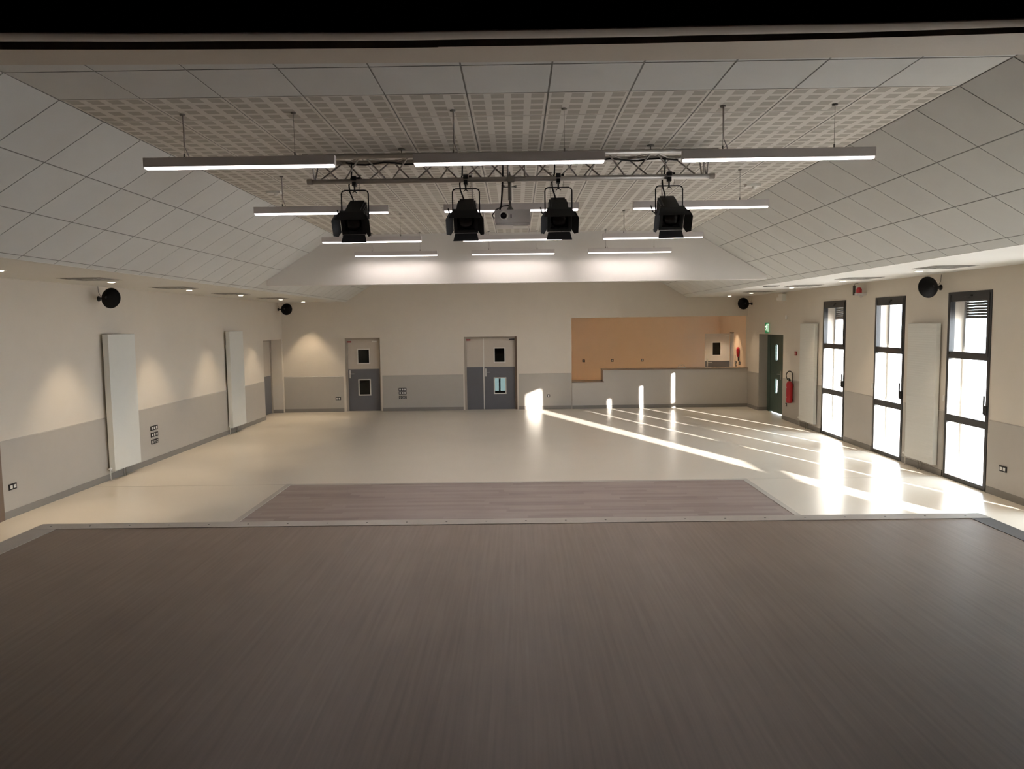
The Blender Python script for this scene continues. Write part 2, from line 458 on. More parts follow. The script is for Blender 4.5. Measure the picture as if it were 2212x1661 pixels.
# floor inlay of planks with its pale edging strip
w = MB(); w.box(-3.60, 3.53, 6.2, 11.60, 0.0, 0.006, 'dance'); struct(w.build('floor_inlay'))
w = MB()
w.box(-3.68, -3.60, 6.2, 11.68, 0, 0.012, 'lip'); w.box(3.53, 3.61, 6.2, 11.68, 0, 0.012, 'lip'); w.box(-3.60, 3.53, 11.60, 11.68, 0, 0.010, 'lip')
struct(w.build('trim_7'))

M['seam'] = mat('floor_weld', (0.40, 0.36, 0.30), 0.35, noise=0.03)
w = MB(); w.box(XA + 0.02, XB - 0.02, 11.69, 11.704, 0, 0.0012, 'seam'); struct(w.build('trim_12'))

# stage
w = MB()
w.box(-4.9, 4.9, -3.0, YP0, 0.0, STZ - 0.012, 'blackwall'); w.box(-3.80, 3.64, YP0, 5.83, 0.0, STZ - 0.012, 'wains')
struct(w.build('stage_base'))
w = MB(); w.box(-4.9, 4.9, -3.0, YP0, STZ - 0.012, STZ, 'stage'); w.box(-3.61, 3.50, YP0, 5.70, STZ - 0.012, STZ, 'stage')
struct(w.build('floor_stage'))
w = MB()
w.box(-3.81, 3.655, 5.70, 5.85, STZ - 0.012, STZ + 0.004, 'lip'); w.box(-3.81, 3.655, 5.83, 5.85, STZ - 0.06, STZ - 0.012, 'lip')
w.box(-3.81, -3.61, YP1, 5.70, STZ - 0.012, STZ + 0.003, 'lip')
w.box(3.50, 3.655, YP1, 5.70, STZ - 0.012, STZ + 0.003, 'lipdark')
for i in range(24):
    x = -3.7 + i * 0.313
    w.lathe([(0.008, 0), (0.007, 0.002), (0, 0.002)], (x, 5.775, STZ + 0.004), (0, 0, 1), 8, 'screw')
struct(w.build('trim_8'))
# stage box
w = MB()
w.box(-5.0, -4.9, -3.0, YP0, 0, 5.3, 'blackwall'); struct(w.build('wall_stage_left'))
w = MB(); w.box(4.9, 5.0, -3.0, YP0, 0, 5.3, 'blackwall'); struct(w.build('wall_stage_right'))
w = MB(); w.box(-5.0, 5.0, -3.1, -3.0, 0, 5.3, 'blackwall'); struct(w.build('wall_stage_back'))
w = MB(); w.box(-5.0, 5.0, -3.1, YP0, 5.2, 5.3, 'blackwall'); w.box(-5.0, 5.0, YP0, YP0 + 0.1, ZC + 0.1, 5.3, 'blackwall'); struct(w.build('ceiling_stage'))
w = MB(); w.box(-5.0, -3.8, YP0 - 0.04, YP0, 0, 5.3, 'blackwall'); w.box(3.64, 5.0, YP0 - 0.04, YP0, 0, 5.3, 'blackwall'); struct(w.build('wall_stage_front'))

# black pelmet drape with a cream hem turned forward along its foot
N = 60
root = thing('stage_pelmet', 'long black velvet pelmet with a cream hem band hanging above the stage front', 'curtain', (0, 3.72, 0))
def hz(x): return 3.902 + 0.0033 * x * x - 0.0018 * x + 0.0022 * math.sin(x * 2.1) + 0.001 * math.sin(x * 5.3 + 2)
xs = [-3.6 + 7.2 * i / N for i in range(N + 1)]
def sheet(prof, mname):
    """prof(x) -> closed section polygon of (y, z)"""
    f = MB(); prev = None
    for x in xs:
        q = [f.bm.verts.new((x, y, z)) for y, z in prof(x)]
        n = len(q)
        if prev:
            for k in range(n):
                fc = f.bm.faces.new([prev[k], prev[(k + 1) % n], q[(k + 1) % n], q[k]]); fc.smooth = True
        else: f.bm.faces.new(q)
        prev = q
    f.bm.faces.new(prev[::-1])
    return f
sheet(lambda x: [(0.010 * math.sin(x * 5), hz(x) + 0.012), (0.02 + 0.010 * math.sin(x * 5), hz(x) + 0.012), (0.02 + 0.01 * math.sin(x * 9), 5.15), (0.01 * math.sin(x * 9), 5.15)], 0).build('drape', 'black', root)
def hemsec(x):
    w_ = 0.112 + 0.006 * math.sin(x * 1.7)
    return [(-0.008, hz(x) + 0.006), (0.0, hz(x)), (w_ * 0.6, hz(x)), (w_ * 0.9, hz(x) + 0.003), (w_, hz(x) + 0.012), (w_ - 0.004, hz(x) + 0.016), (w_ * 0.85, hz(x) + 0.013), (0.0, hz(x) + 0.012)]
sheet(hemsec, 0).build('hem', 'hem', root)['label'] = 'cream hem band'

# ------------------------------------------------------------------ windows
def window(n, y0, y1, slats, five=False):
    root = bpy.data.objects.new('window_%d' % n, None); COL.objects.link(root); root['kind'] = 'structure'
    root.location = (XB, (y0 + y1) / 2, 0); H = (y1 - y0) / 2
    fw = 0.06
    WZ1 = 3.08 if five else 2.89
    HD = 0.05 if five else 0.145
    x0, x1 = -0.012, 0.07
    f = MB()
    f.box(x0, x1, -H, -H + fw, 0, WZ1, bev=0.004); f.box(x0, x1, H - fw, H, 0, WZ1, bev=0.004)
    f.box(x0, x1, -H + fw, H - fw, 0.0, 0.07, bev=0.004); f.box(x0, x1, -H + fw, H - fw, WZ1 - HD, WZ1, bev=0.004)
    if five:
        f.box(x0, x1, -H + fw, H - fw, 0.95, 1.06)
        zs = [(0.07, 0.95), (1.06, WZ1 - HD)]
    else:
        f.box(x0, x1, -H + fw, H - fw, 0.90, 1.01, bev=0.004); f.box(x0, x1, -H + fw, H - fw, 1.88, 1.985, bev=0.004)
        # thin sash rims of the top light
        f.box(x0 - 0.008, x0 + 0.03, -H + fw - 0.02, -H + fw + 0.03, 1.94, WZ1 - 0.04); f.box(x0 - 0.008, x0 + 0.03, H - fw - 0.015, H - fw + 0.02, 1.94, WZ1 - 0.04)
        zs = [(0.07, 0.90), (1.01, 1.88), (1.985, WZ1 - HD)]
    f.build('window_frame', 'frame', root)
    for za, zb in zs:
        g = MB(); g.box(0.028, 0.034, -H + fw, H - fw, za, zb); g.build('pane', 'glass', root)
    # outer reveal lining and shutter guides
    r = MB()
    r.box(0.235, 0.265, H - 0.055, H - 0.012, 0, WZ1, 'reveal'); r.box(0.265, 0.29, -H, -H + 0.02, 0, WZ1, 'reveal')
    r.build('shutter_guide', None, root)
    if not five:
        h = MB(); h.box(-0.045, -0.012, -0.09, 0.09, 2.815, 2.835); h.prism([(-0.03, -0.05, 2.815), (-0.03, 0.05, 2.815), (-0.03, 0.0, 2.785)], (0.02, 0, 0))
        h.build('latch', 'frame', root)
        h = MB(); h.box(-0.05, -0.012, -H + 0.015, -H + 0.045, 1.10, 1.24, bev=0.004); h.box(-0.065, -0.045, -H + 0.02, -H + 0.04, 1.12, 1.38, bev=0.004)
        h.build('handle', 'frame', root)
    if slats:
        s = MB()
        for k in range(7):
            zb = 2.49 + k * 0.042
            s.box(0.242, 0.256, -H + 0.02, H - 0.055, zb, zb + 0.0385, 'shutter')
        s.box(0.22, 0.29, -H, H, 2.78, WZ1, 'shutter')
        s.build('roller_shutter', None, root)
    return root
window(1, *WINS[0], True); window(2, *WINS[1], False); window(3, *WINS[2], True); window(4, *WINS[3], False)
window(5, *W5, False, True)

# outside: paving, added sun-blocking slab and wall, far boundary wall
w = MB(); w.box(XB + WT, 60, -40, 70, -0.25, -0.03, 'concrete'); o = w.build('ground_outside'); struct(o)
w = MB()
E0 = XB + WT
w.prism([(E0, 6.62, 3.02), (E0 + 2.40, 0.55, 3.02), (E0 + 2.40, 26.0, 3.02), (E0, 26.0, 3.02)], (0, 0, 0.18), 'outwall'); struct(w.build('sun_block_slab'))  # unseen slab, added and cut diagonally to keep sun off the upper panes
w = MB(); w.box(E0, E0 + 1.3, 18.45, 18.65, -0.1, 3.0, 'outwall'); struct(w.build('wall_sun_block'))  # unseen wall added to stop sun reaching the green door slots
w = MB(); w.box(30, 30.3, 5, 80, -0.1, 2.2, 'outwall'); struct(w.build('wall_outside'))

# ------------------------------------------------------------------ doors
def door_handle(parent, x, y, z, d=1, name='handle'):
    h = MB()
    h.box(x - 0.02, x + 0.02, y - 0.01, y, z - 0.10, z + 0.13, bev=0.004)
    h.tube([(x, y, z + 0.03), (x, y - 0.05, z + 0.03), (x + d * 0.02, y - 0.055, z + 0.03), (x + d * 0.13, y - 0.05, z + 0.03)], 0.009, 8)
    h.tube([(x, y - 0.008, z - 0.06), (x, y - 0.016, z - 0.06)], 0.011, 8)
    h.build(name, 'steel', parent)
def vision(parent, x0, x1, z0, z1, y, glass='glassdark', fm='panef', t=0.03):
    f = MB()
    f.box(x0, x1, y - 0.015, y + 0.055, z1 - t, z1); f.box(x0, x1, y - 0.015, y + 0.055, z0, z0 + t)
    f.box(x0, x0 + t, y - 0.015, y + 0.055, z0 + t, z1 - t); f.box(x1 - t, x1, y - 0.015, y + 0.055, z0 + t, z1 - t)
    o = f.build('vision_frame', fm, parent); o['label'] = 'pale frame around the small glass pane'
    g = MB(); g.box(x0 + t, x1 - t, y + 0.015, y + 0.021, z0 + t, z1 - t); g.build('pane', glass, o)
def leaf(parent, x0, x1, y, z1, zsplit, holes, lower='doorgrey', upper='doorcream', name='door_leaf'):
    m = MB()
    lo = [h for h in holes if h[2] < zsplit]; hi = [h for h in holes if h[2] >= zsplit]
    holes_wall(m, 'Y', y, y + 0.04, x0, x1, 0.001, zsplit, lo, lower)
    holes_wall(m, 'Y', y, y + 0.04, x0, x1, zsplit, z1, hi, upper)
    o = m.build(name, None, parent); o['label'] = 'leaf with dark grey lower half and cream upper half'
    return o
def door_root(n, loc=(0, 0, 0)):
    o = bpy.data.objects.new('door_%d' % n, None); COL.objects.link(o); o['kind'] = 'structure'; o.location = loc; return o
# door 1 (single) in back wall
D = door_root(1, (-4.495, YB, 0)); dy = 0.13
f = MB(); f.box(-0.515, -0.455, 0.08, 0.20, 0, 2.15); f.box(0.475, 0.515, 0.08, 0.20, 0, 2.15); f.box(-0.455, 0.475, 0.08, 0.20, 2.10, 2.15)
f.build('door_frame', 'doorframe', D)
h1 = (-0.185, 0.195, 1.385, 1.835); h2 = (-0.17, 0.20, 0.455, 0.94)
lf = leaf(D, -0.455, 0.475, dy, 2.10, 1.235, [h1, h2])
vision(D, *h1[:2], *h1[2:], dy); vision(D, *h2[:2], *h2[2:], dy)
door_handle(D, -0.405, dy, 1.07)
m = MB(); m.box(-0.46, -0.33, 0.065, 0.08, 2.02, 2.06); m.build('red_plate', 'redlab', D)
m = MB(); m.box(0.27, 0.42, dy - 0.04, dy, 2.03, 2.06, bev=0.003); m.build('door_closer', 'plastic_w', D)
# door 2 (leaf and a half) in back wall
D = door_root(2, (-0.763, YB, 0))
f = MB(); f.box(-0.767, -0.707, 0.06, 0.20, 0, 2.14); f.box(-0.707, 0.71, 0.06, 0.20, 2.095, 2.14)
f.build('door_frame', 'doorframe', D)
f = MB(); f.box(0.71, 0.767, 0.06, 0.20, 0, 2.14); f.build('door_post', 'doorbrown', D)
leaf(D, -0.707, -0.212, dy, 2.09, 1.25, [])
h1 = (0.09, 0.435, 1.37, 1.82); h2 = (0.08, 0.45, 0.45, 0.94)
leaf(D, -0.196, 0.705, dy, 2.09, 1.25, [h1, h2])
f = MB(); f.box(-0.222, -0.192, dy - 0.012, dy, 0.012, 2.09); f.build('meeting_strip', 'panef', D)
vision(D, *h1[:2], *h1[2:], dy); vision(D, *h2[:2], *h2[2:], dy, 'glassdark')
door_handle(D, -0.15, dy, 1.07)
m = MB(); m.box(-0.70, -0.58, 0.045, 0.06, 2.03, 2.07); m.build('red_plate', 'redlab', D)
m = MB(); m.box(0.54, 0.70, dy - 0.04, dy, 2.035, 2.065, bev=0.003); m.build('door_closer', 'plastic_b', D)
# lobby behind the back doors
w = MB()
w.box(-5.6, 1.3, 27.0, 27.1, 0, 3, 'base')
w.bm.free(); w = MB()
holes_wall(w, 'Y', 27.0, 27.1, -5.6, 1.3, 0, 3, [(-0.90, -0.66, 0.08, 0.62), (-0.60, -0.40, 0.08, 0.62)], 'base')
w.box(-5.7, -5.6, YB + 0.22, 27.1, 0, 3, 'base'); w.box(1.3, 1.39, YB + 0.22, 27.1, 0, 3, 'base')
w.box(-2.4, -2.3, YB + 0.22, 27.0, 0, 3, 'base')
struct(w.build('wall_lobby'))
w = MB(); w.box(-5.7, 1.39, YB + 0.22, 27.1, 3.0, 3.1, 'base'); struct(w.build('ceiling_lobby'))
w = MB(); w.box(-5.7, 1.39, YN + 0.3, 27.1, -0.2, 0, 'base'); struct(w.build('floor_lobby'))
# door 3 in the left wall recess
D = door_root(3, (XA - 0.36, 20.85, 0))
f = MB(); f.box(0, 0.06, 0.72, 0.79, 0, 2.14); f.box(0, 0.06, -0.79, -0.74, 0, 2.14); f.box(0, 0.06, -0.74, 0.72, 2.09, 2.14); f.build('door_frame', 'doorframe', D)
f = MB(); f.box(-0.0, 0.035, -0.74, 0.72, 0.01, 1.10, 'doorgrey'); f.box(0, 0.035, -0.74, 0.72, 1.10, 2.09, 'doorcream'); f.build('door_leaf', None, D)
f = MB(); f.box(-0.06, 0.0, -0.79, 0.79, 0, 2.2); f.build('backing', 'doorframe', D)
w = MB(); w.box(XA - 0.36 + 0.06, XA, 21.615, 21.63, 0, 0.10); struct(w.build('trim_9', 'base'))
# door 4: dark green outer door in the right wall
D = door_root(4, (XB + 0.235, 19.81, 0))
f = MB(); f.box(0, 0.065, 0.70, 0.94, 0, 2.128); f.box(0, 0.065, -0.94, -0.86, 0, 2.128); f.box(0, 0.065, -0.86, 0.70, 2.07, 2.128); f.build('door_frame', 'green', D)
def rounded_slot(u, z, w_, h_, y=0.0):
    pts = []
    r = w_ * 0.3
    for cx, cz, a0 in ((u + w_ / 2 - r, z + h_ / 2 - r, 0), (u - w_ / 2 + r, z + h_ / 2 - r, 90), (u - w_ / 2 + r, z - h_ / 2 + r, 180), (u + w_ / 2 - r, z - h_ / 2 + r, 270)):
        for k in range(5):
            t = math.radians(a0 + 22.5 * k); pts.append((y, cx + r * math.cos(t), cz + r * math.sin(t)))
    return pts
sl = [(0.225, 1.64, 0.24, 0.48), (0.225, 0.735, 0.24, 0.44)]
f = MB(); holes_wall(f, 'X', 0.012, 0.055, -0.24, 0.70, 0.02, 2.07, [(u - ww / 2, u + ww / 2, z - hh / 2, z + hh / 2) for u, z, ww, hh in sl])
lfo = f.build('door_leaf', 'green', D)
for u, z, ww, hh in sl:
    f = MB(); inner = rounded_slot(u, z, ww - 0.05, hh - 0.05, 0.004)
    outer = rounded_slot(u, z, ww + 0.03, hh + 0.03, 0.004)
    n = len(inner)
    vi = [f.bm.verts.new(p) for p in inner]; vo = [f.bm.verts.new(p) for p in outer]
    vi2 = [f.bm.verts.new((0.06, p[1], p[2])) for p in inner]; vo2 = [f.bm.verts.new((0.06, p[1], p[2])) for p in outer]
    for k in range(n):
        q = (k + 1) % n
        f.bm.faces.new([vi[k], vi[q], vo[q], vo[k]]); f.bm.faces.new([vi[k], vi[q], vi2[q], vi2[k]]); f.bm.faces.new([vo[k], vo[q], vo2[q], vo2[k]]); f.bm.faces.new([vi2[k], vi2[q], vo2[q], vo2[k]])
    o = f.build('slot_rim', 'green', lfo)
    f = MB(); f.box(0.03, 0.035, u - ww / 2 + 0.02, u + ww / 2 - 0.02, z - hh / 2 + 0.02, z + hh / 2 - 0.02); f.build('pane', 'glass', lfo)
f = MB(); f.box(0.012, 0.055, -0.86, -0.25, 0.02, 2.07); f.build('door_leaf', 'green', D)
f = MB(); f.box(-0.008, 0.012, -0.17, -0.13, 0.93, 1.17, bev=0.004); f.tube([(0.0, -0.15, 1.08), (-0.05, -0.15, 1.08), (-0.055, -0.02, 1.075)], 0.010, 8); f.build('handle', 'steel', D)
w = MB(); w.box(XB + 0.0, XB + 0.23, 20.738, 20.75, 0, 0.10); struct(w.build('trim_10', 'base'))
w = MB(); w.box(XB + 0.0, XB + 0.235, 20.745, 20.752, 0.1, 2.128); struct(w.build('trim_11', 'wains'))
# door 5: open leaf inside the bar recess
D = door_root(5, (XB - 0.03, 23.36, 0))
h1 = (-0.60, -0.30, 1.42, 1.86)
lf = leaf(D, -0.80, -0.04, 0, 2.11, 1.262, [h1], 'doorgrey', 'doorwhite')
vision(D, *h1[:2], *h1[2:], 0, 'glassdark', 'plastic_w')
door_handle(D, -0.73, 0, 1.19)
m = MB(); m.box(-0.20, -0.05, -0.035, 0, 2.03, 2.07, bev=0.003); m.build('door_closer', 'plastic_w', D)
f = MB(); f.box(0.005, 0.03, -0.22, -0.02, 0, 2.13); f.build('door_frame', 'doorwhite', D)
f = MB(); f.box(-0.02, 0.03, -0.22, 0.06, 2.115, 2.15); f.build('door_head', 'doorbrown', D)

# ------------------------------------------------------------------ bar
root = thing('bar_counter', 'long stepped bar counter with grey front and thin brown worktops in the recess', 'bar counter', (4.15, YB, 0))
f = MB()
f.prism([(1.60 - 4.15, -0.03, 0.0), (XB - 0.005 - 4.15, -0.03, 0), (XB - 0.005 - 4.15, -0.03, 1.115), (2.505 - 4.15, -0.03, 1.115), (2.505 - 4.15, -0.03, 0.765), (1.60 - 4.15, -0.03, 0.765)], (0, 0.12, 0), 'bar')
f.build('front_panel', None, root)
f = MB(); f.box(1.61 - 4.15, XB - 0.01 - 4.15, -0.045, -0.03, 0.0, 0.10); f.build('plinth', 'base', root)
f = MB(); f.box(2.485 - 4.15, XB - 0.004 - 4.15, -0.06, 0.42, 1.118, 1.145, bev=0.003); f.build('worktop', 'countertop', root)['label'] = 'long brown upper worktop'
f = MB(); f.box(1.60 - 4.15, 2.53 - 4.15, -0.06, 0.52, 0.768, 0.797, bev=0.003); f.build('worktop', 'countertop', root)['label'] = 'short lower brown worktop'
f = MB(); f.box(2.487 - 4.15, 2.505 - 4.15, -0.034, 0.40, 0.797, 1.117); f.build('end_panel', 'countertop', root)
# sink taps standing on the worktop
root = thing('sink_tap', 'pair of small chrome sink taps standing on the bar worktop', 'tap', (4.86, YB + 0.28, 1.145))
for k, nm in ((-0.09, 'spout'), (0.08, 'spout')):
    f = MB(); s = 1 if k > 0 else -1
    f.tube([(k, 0, 0), (k, 0, 0.05), (k - s * 0.03, 0, 0.085), (k - s * 0.07, 0, 0.08), (k - s * 0.08, 0, 0.06)], 0.008, 8); f.build(nm, 'steel', root)
f = MB(); f.box(-0.12, 0.11, -0.02, 0.02, 0, 0.012, bev=0.003); f.build('base', 'steel', root)

# ------------------------------------------------------------------ pendant lamps
def make_lamp(label):
    root = thing('linear_pendant_lamp', label, 'pendant lamp', group='linear pendant lamps')
    f = MB(); f.box(-0.76, 0.76, -0.028, 0.028, 0.003, 0.075, bev=0.003); f.build('lamp_body', 'lampbody', root)
    f = MB()
    for y0, y1 in ((-0.027, -0.022), (0.022, 0.027)): f.box(-0.75, 0.75, y0, y1, -0.012, 0.003, 'ledside')
    for x0, x1 in ((-0.75, -0.745), (0.745, 0.75)): f.box(x0, x1, -0.022, 0.022, -0.012, 0.003, 'ledside')
    f.face([(-0.744, -0.0215, 0.001), (0.744, -0.0215, 0.001), (0.744, 0.0215, 0.001), (-0.744, 0.0215, 0.001)], 'led')
    f.build('diffuser', None, root)['label'] = 'glowing white diffuser strip'
    top = ZC - 3.775
    for x in (-0.44, 0.44):
        f = MB(); f.tube([(x, 0, 0.075), (x, 0, 0.105)], 0.007, 8); f.tube([(x, 0, 0.10), (x, 0, top - 0.008)], 0.0018, 6)
        f.lathe([(0.0, -0.012), (0.022, -0.010), (0.022, 0.0), (0, 0)], (x, 0, top), (0, 0, 1), 12)
        f.build('suspension_wire', 'wire', root)
    f = MB(); f.tube([(-0.40, 0, 0.075), (-0.415, 0, 0.12), (-0.432, 0, 0.16), (-0.434, 0, top - 0.01)], 0.0045, 8); f.build('power_cable', 'lampbody', root)
    return root
rowsY = [(6.05, 'first row nearest the stage'), (8.55, 'second row, just behind the truss'), (11.50, 'third row from the stage'), (13.80, 'last row, against the white cross beam'),
         (16.9, 'first added row hidden behind the cross beam'), (19.4, 'second added row hidden behind the cross beam')]  # two unseen rows added to brighten the back of the hall
colsX = [(-2.18, 'left'), (-0.04, 'middle'), (2.09, 'right')]
L0 = None
for yy, rn in rowsY:
    for xx, cn in colsX:
        lab = 'slim grey lit pendant lamp, %s of the %s' % (cn, rn)
        z = 3.775 + (0.012 if yy > 13 else 0)
        if L0 is None: L0 = make_lamp(lab); L0.location = (xx, yy, 3.775)
        else: dup(L0, (xx, yy, 3.775), lab)

# ------------------------------------------------------------------ downlights and vents in the soffits
def make_down(label):
    root = thing('recessed_downlight', label, 'downlight', group='soffit downlights')
    f = MB(); f.lathe([(0.058, -0.001), (0.075, -0.001), (0.075, -0.004), (0.06, -0.006), (0.056, -0.001)], (0, 0, 0), (0, 0, 1), 24); f.build('trim_ring', 'plastic_w', root)
    f = MB(); f.lathe([(0, -0.012), (0.03, -0.011), (0.045, -0.008), (0.050, -0.004), (0.056, -0.001), (0, -0.001)], (0, 0, 0), (0, 0, 1), 24); f.build('lens', 'down', root)['label'] = 'warm glowing lens'
    return root
DN = None
names_d = ['nearest the stage', 'second from the stage', 'third from the stage', 'fourth from the stage', 'fifth from the stage', 'at the far end by the back wall']
spots = []
for sx, side, ys in ((-1, 'left', (8.72, 11.14, 13.79, 16.37, 19.14, 21.15)), (1, 'right', (8.72, 11.25, 13.85, 16.41, 19.2, 21.15))):
    for k, yy in enumerate(ys):
        x = -6.0 if sx < 0 else 6.0
        lab = 'small round downlight in the %s soffit, %s' % (side, names_d[k])
        if DN is None: DN = make_down(lab); DN.location = (x, yy, ZS)
        else: dup(DN, (x, yy, ZS), lab)
        spots.append((x, yy, ZS - 0.02, 62 if sx < 0 else 30))
for k, (x, yy) in enumerate(((3.2, 23.3), (5.2, 23.3), (6.3, 22.8))):
    dup(DN, (x, yy, 2.72), ['small round downlight in the bar recess ceiling, left of its row', 'small round downlight in the bar recess ceiling, middle of its row', 'small round downlight in the bar recess ceiling, by the red telephone'][k])
    spots.append((x, yy, 2.70, 34 if k == 2 else 105))
for i, (x, y, z, e) in enumerate(spots):
    ld = bpy.data.lights.new('downlight_lamp', 'SPOT'); ld.energy = e; ld.color = (1.0, 0.80, 0.56)
    ld.spot_size = math.radians(74); ld.spot_blend = 0.55; ld.shadow_soft_size = 0.05
    lo = bpy.data.objects.new('downlight_lamp', ld); COL.objects.link(lo); lo.location = (x, y, z)

def make_vent(label):
    root = thing('ceiling_air_vent', label, 'air vent', group='soffit air vents')
    f = MB(); f.box(-0.30, 0.30, -0.29, 0.29, -0.007, -0.001, 'duct'); f.build('frame', None, root)
    f = MB()
    for i, s in enumerate((0.26, 0.20, 0.14, 0.08)):
        for a in ((-s, s, -s, -s + 0.03), (-s, s, s - 0.03, s), (-s, -s + 0.03, -s + 0.03, s - 0.03), (s - 0.03, s, -s + 0.03, s - 0.03)):
            f.box(*a, -0.011 - 0.002 * (i % 2), -0.007, 'duct' if i % 2 else 'ductdark')
    f.build('louvres', None, root)
    return root
V0 = None
for side, x, ys in (('left', -5.88, (10.38, 12.92, 15.5, 18.15)), ('right', 5.90, (10.40, 12.98, 15.45, 18.3))):
    for k, yy in enumerate(ys):
        lab = 'square grey air vent in the %s soffit, %s' % (side, ['nearest the stage', 'second from the stage', 'third from the stage', 'farthest from the stage'][k])
        if V0 is None: V0 = make_vent(lab); V0.location = (x, yy, ZS)
        else: dup(V0, (x, yy, ZS), lab)
f = MB(); f.box(-0.12, 0.12, -0.12, 0.12, -0.015, -0.001, 'ductdark'); f.box(-0.13, 0.13, -0.13, 0.13, -0.008, -0.001, 'duct')
o = f.build('small_air_grille'); o.location = (5.20, 15.35, ZS + 0.001); tag(o, 'small dark square grille near the slope edge of the right soffit', 'air vent')

# ceiling detectors
DET = thing('motion_detector', 'small white detector under the perforated ceiling, left side', 'detector', (-3.0, 9.48, ZC), 0, 'ceiling detectors')
f = MB(); f.box(-0.09, 0.09, -0.05, 0.05, -0.03, -0.001, bev=0.006); f.build('housing', 'plastic_w', DET)
f = MB(); f.lathe([(0.03, -0.03), (0.028, -0.045), (0.015, -0.055), (0, -0.057)], (0.02, 0, 0), (0, 0, 1), 16); f.build('lens', 'plastic_w', DET)
dup(DET, (2.96, 9.47, ZC), 'small white detector under the perforated ceiling, right side')

# ------------------------------------------------------------------ lighting truss
T = thing('lighting_truss', 'grey aluminium triangular lighting truss hanging across the hall', 'truss', (-0.04, 7.36, 3.89))
XL_, XR_ = -1.955, 1.96
zt = 0.21
for nm, yy, zz, a, b in (('chord', -0.145, zt, XL_, XR_ + 0.0), ('chord', 0.145, zt, XL_, XR_), ('chord', -0.02, 0.0, XL_, XR_)):
    f = MB(); f.tube([(a, yy, zz), (b, yy, zz)], 0.0245, 16)
    f.lathe([(0.028, 0), (0.028, 0.05)], (a - 0.005, yy, zz), (1, 0, 0), 16); f.lathe([(0.028, 0), (0.028, 0.05)], (b - 0.045, yy, zz), (1, 0, 0), 16)
    f.build('chord', 'alu', T)
P = 0.46
def lacing(y0, z0, y1, z1, ph, nm='lacing_rod'):
    pts = []; x = XL_ + 0.10
    k = 0
    pts.append((x, y1 if ph else y0, z1 if ph else z0))
    while x < XR_ - 0.12:
        top = (k + ph) % 2
        yy, zz = (y0, z0) if top else (y1, z1)
        xe = min(x + P / 2, XR_ - 0.08)
        pts.append((xe - 0.02, yy + (0 - 0) , zz)); pts.append((xe + 0.02, yy, zz))
        x = xe; k += 1
    f = MB(); f.tube(pts, 0.008, 8); f.build(nm, 'alu', T)
lacing(-0.145, zt, -0.02, 0.0, 0); lacing(0.145, zt, -0.02, 0.0, 1); lacing(-0.145, zt - 0.005, 0.145, zt - 0.005, 0)
for x in (XL_ + 0.07, XR_ - 0.07):
    f = MB(); f.tube([(x, -0.145, zt), (x, -0.02, 0)], 0.008, 8); f.tube([(x, 0.145, zt), (x, -0.02, 0)], 0.008, 8); f.tube([(x, -0.145, zt), (x, 0.145, zt)], 0.008, 8); f.build('end_brace', 'alu', T)
for x in (-0.02, 0.14):
    f = MB(); f.tube([(x, -0.145, zt), (x, -0.02, 0)], 0.010, 8); f.build('joint_strut', 'alu', T)
for x in (-1.04, 1.35):
    f = MB(); f.tube([(x, -0.03, zt), (x, -0.03, ZC - 3.89 - 0.01)], 0.005, 8); f.lathe([(0.0, -0.010), (0.035, -0.010), (0.035, 0), (0, 0)], (x, -0.03, ZC - 3.89), (0, 0, 1), 16)
    f.tube([(x, -0.145, zt + 0.02), (x, -0.03, zt + 0.05), (x, 0.145, zt + 0.02)], 0.004, 6)
    f.build('hanging_rod', 'wire', T)
# control cable lying along the truss
pts = [(-1.6 + i * 0.095, 0.06 + 0.03 * math.sin(i * 1.3), zt - 0.015 - 0.02 * abs(math.sin(i * 0.7))) for i in range(35)]
f = MB(); f.tube(pts, 0.009, 8); f.build('cable_run', 'plastic_b', T)

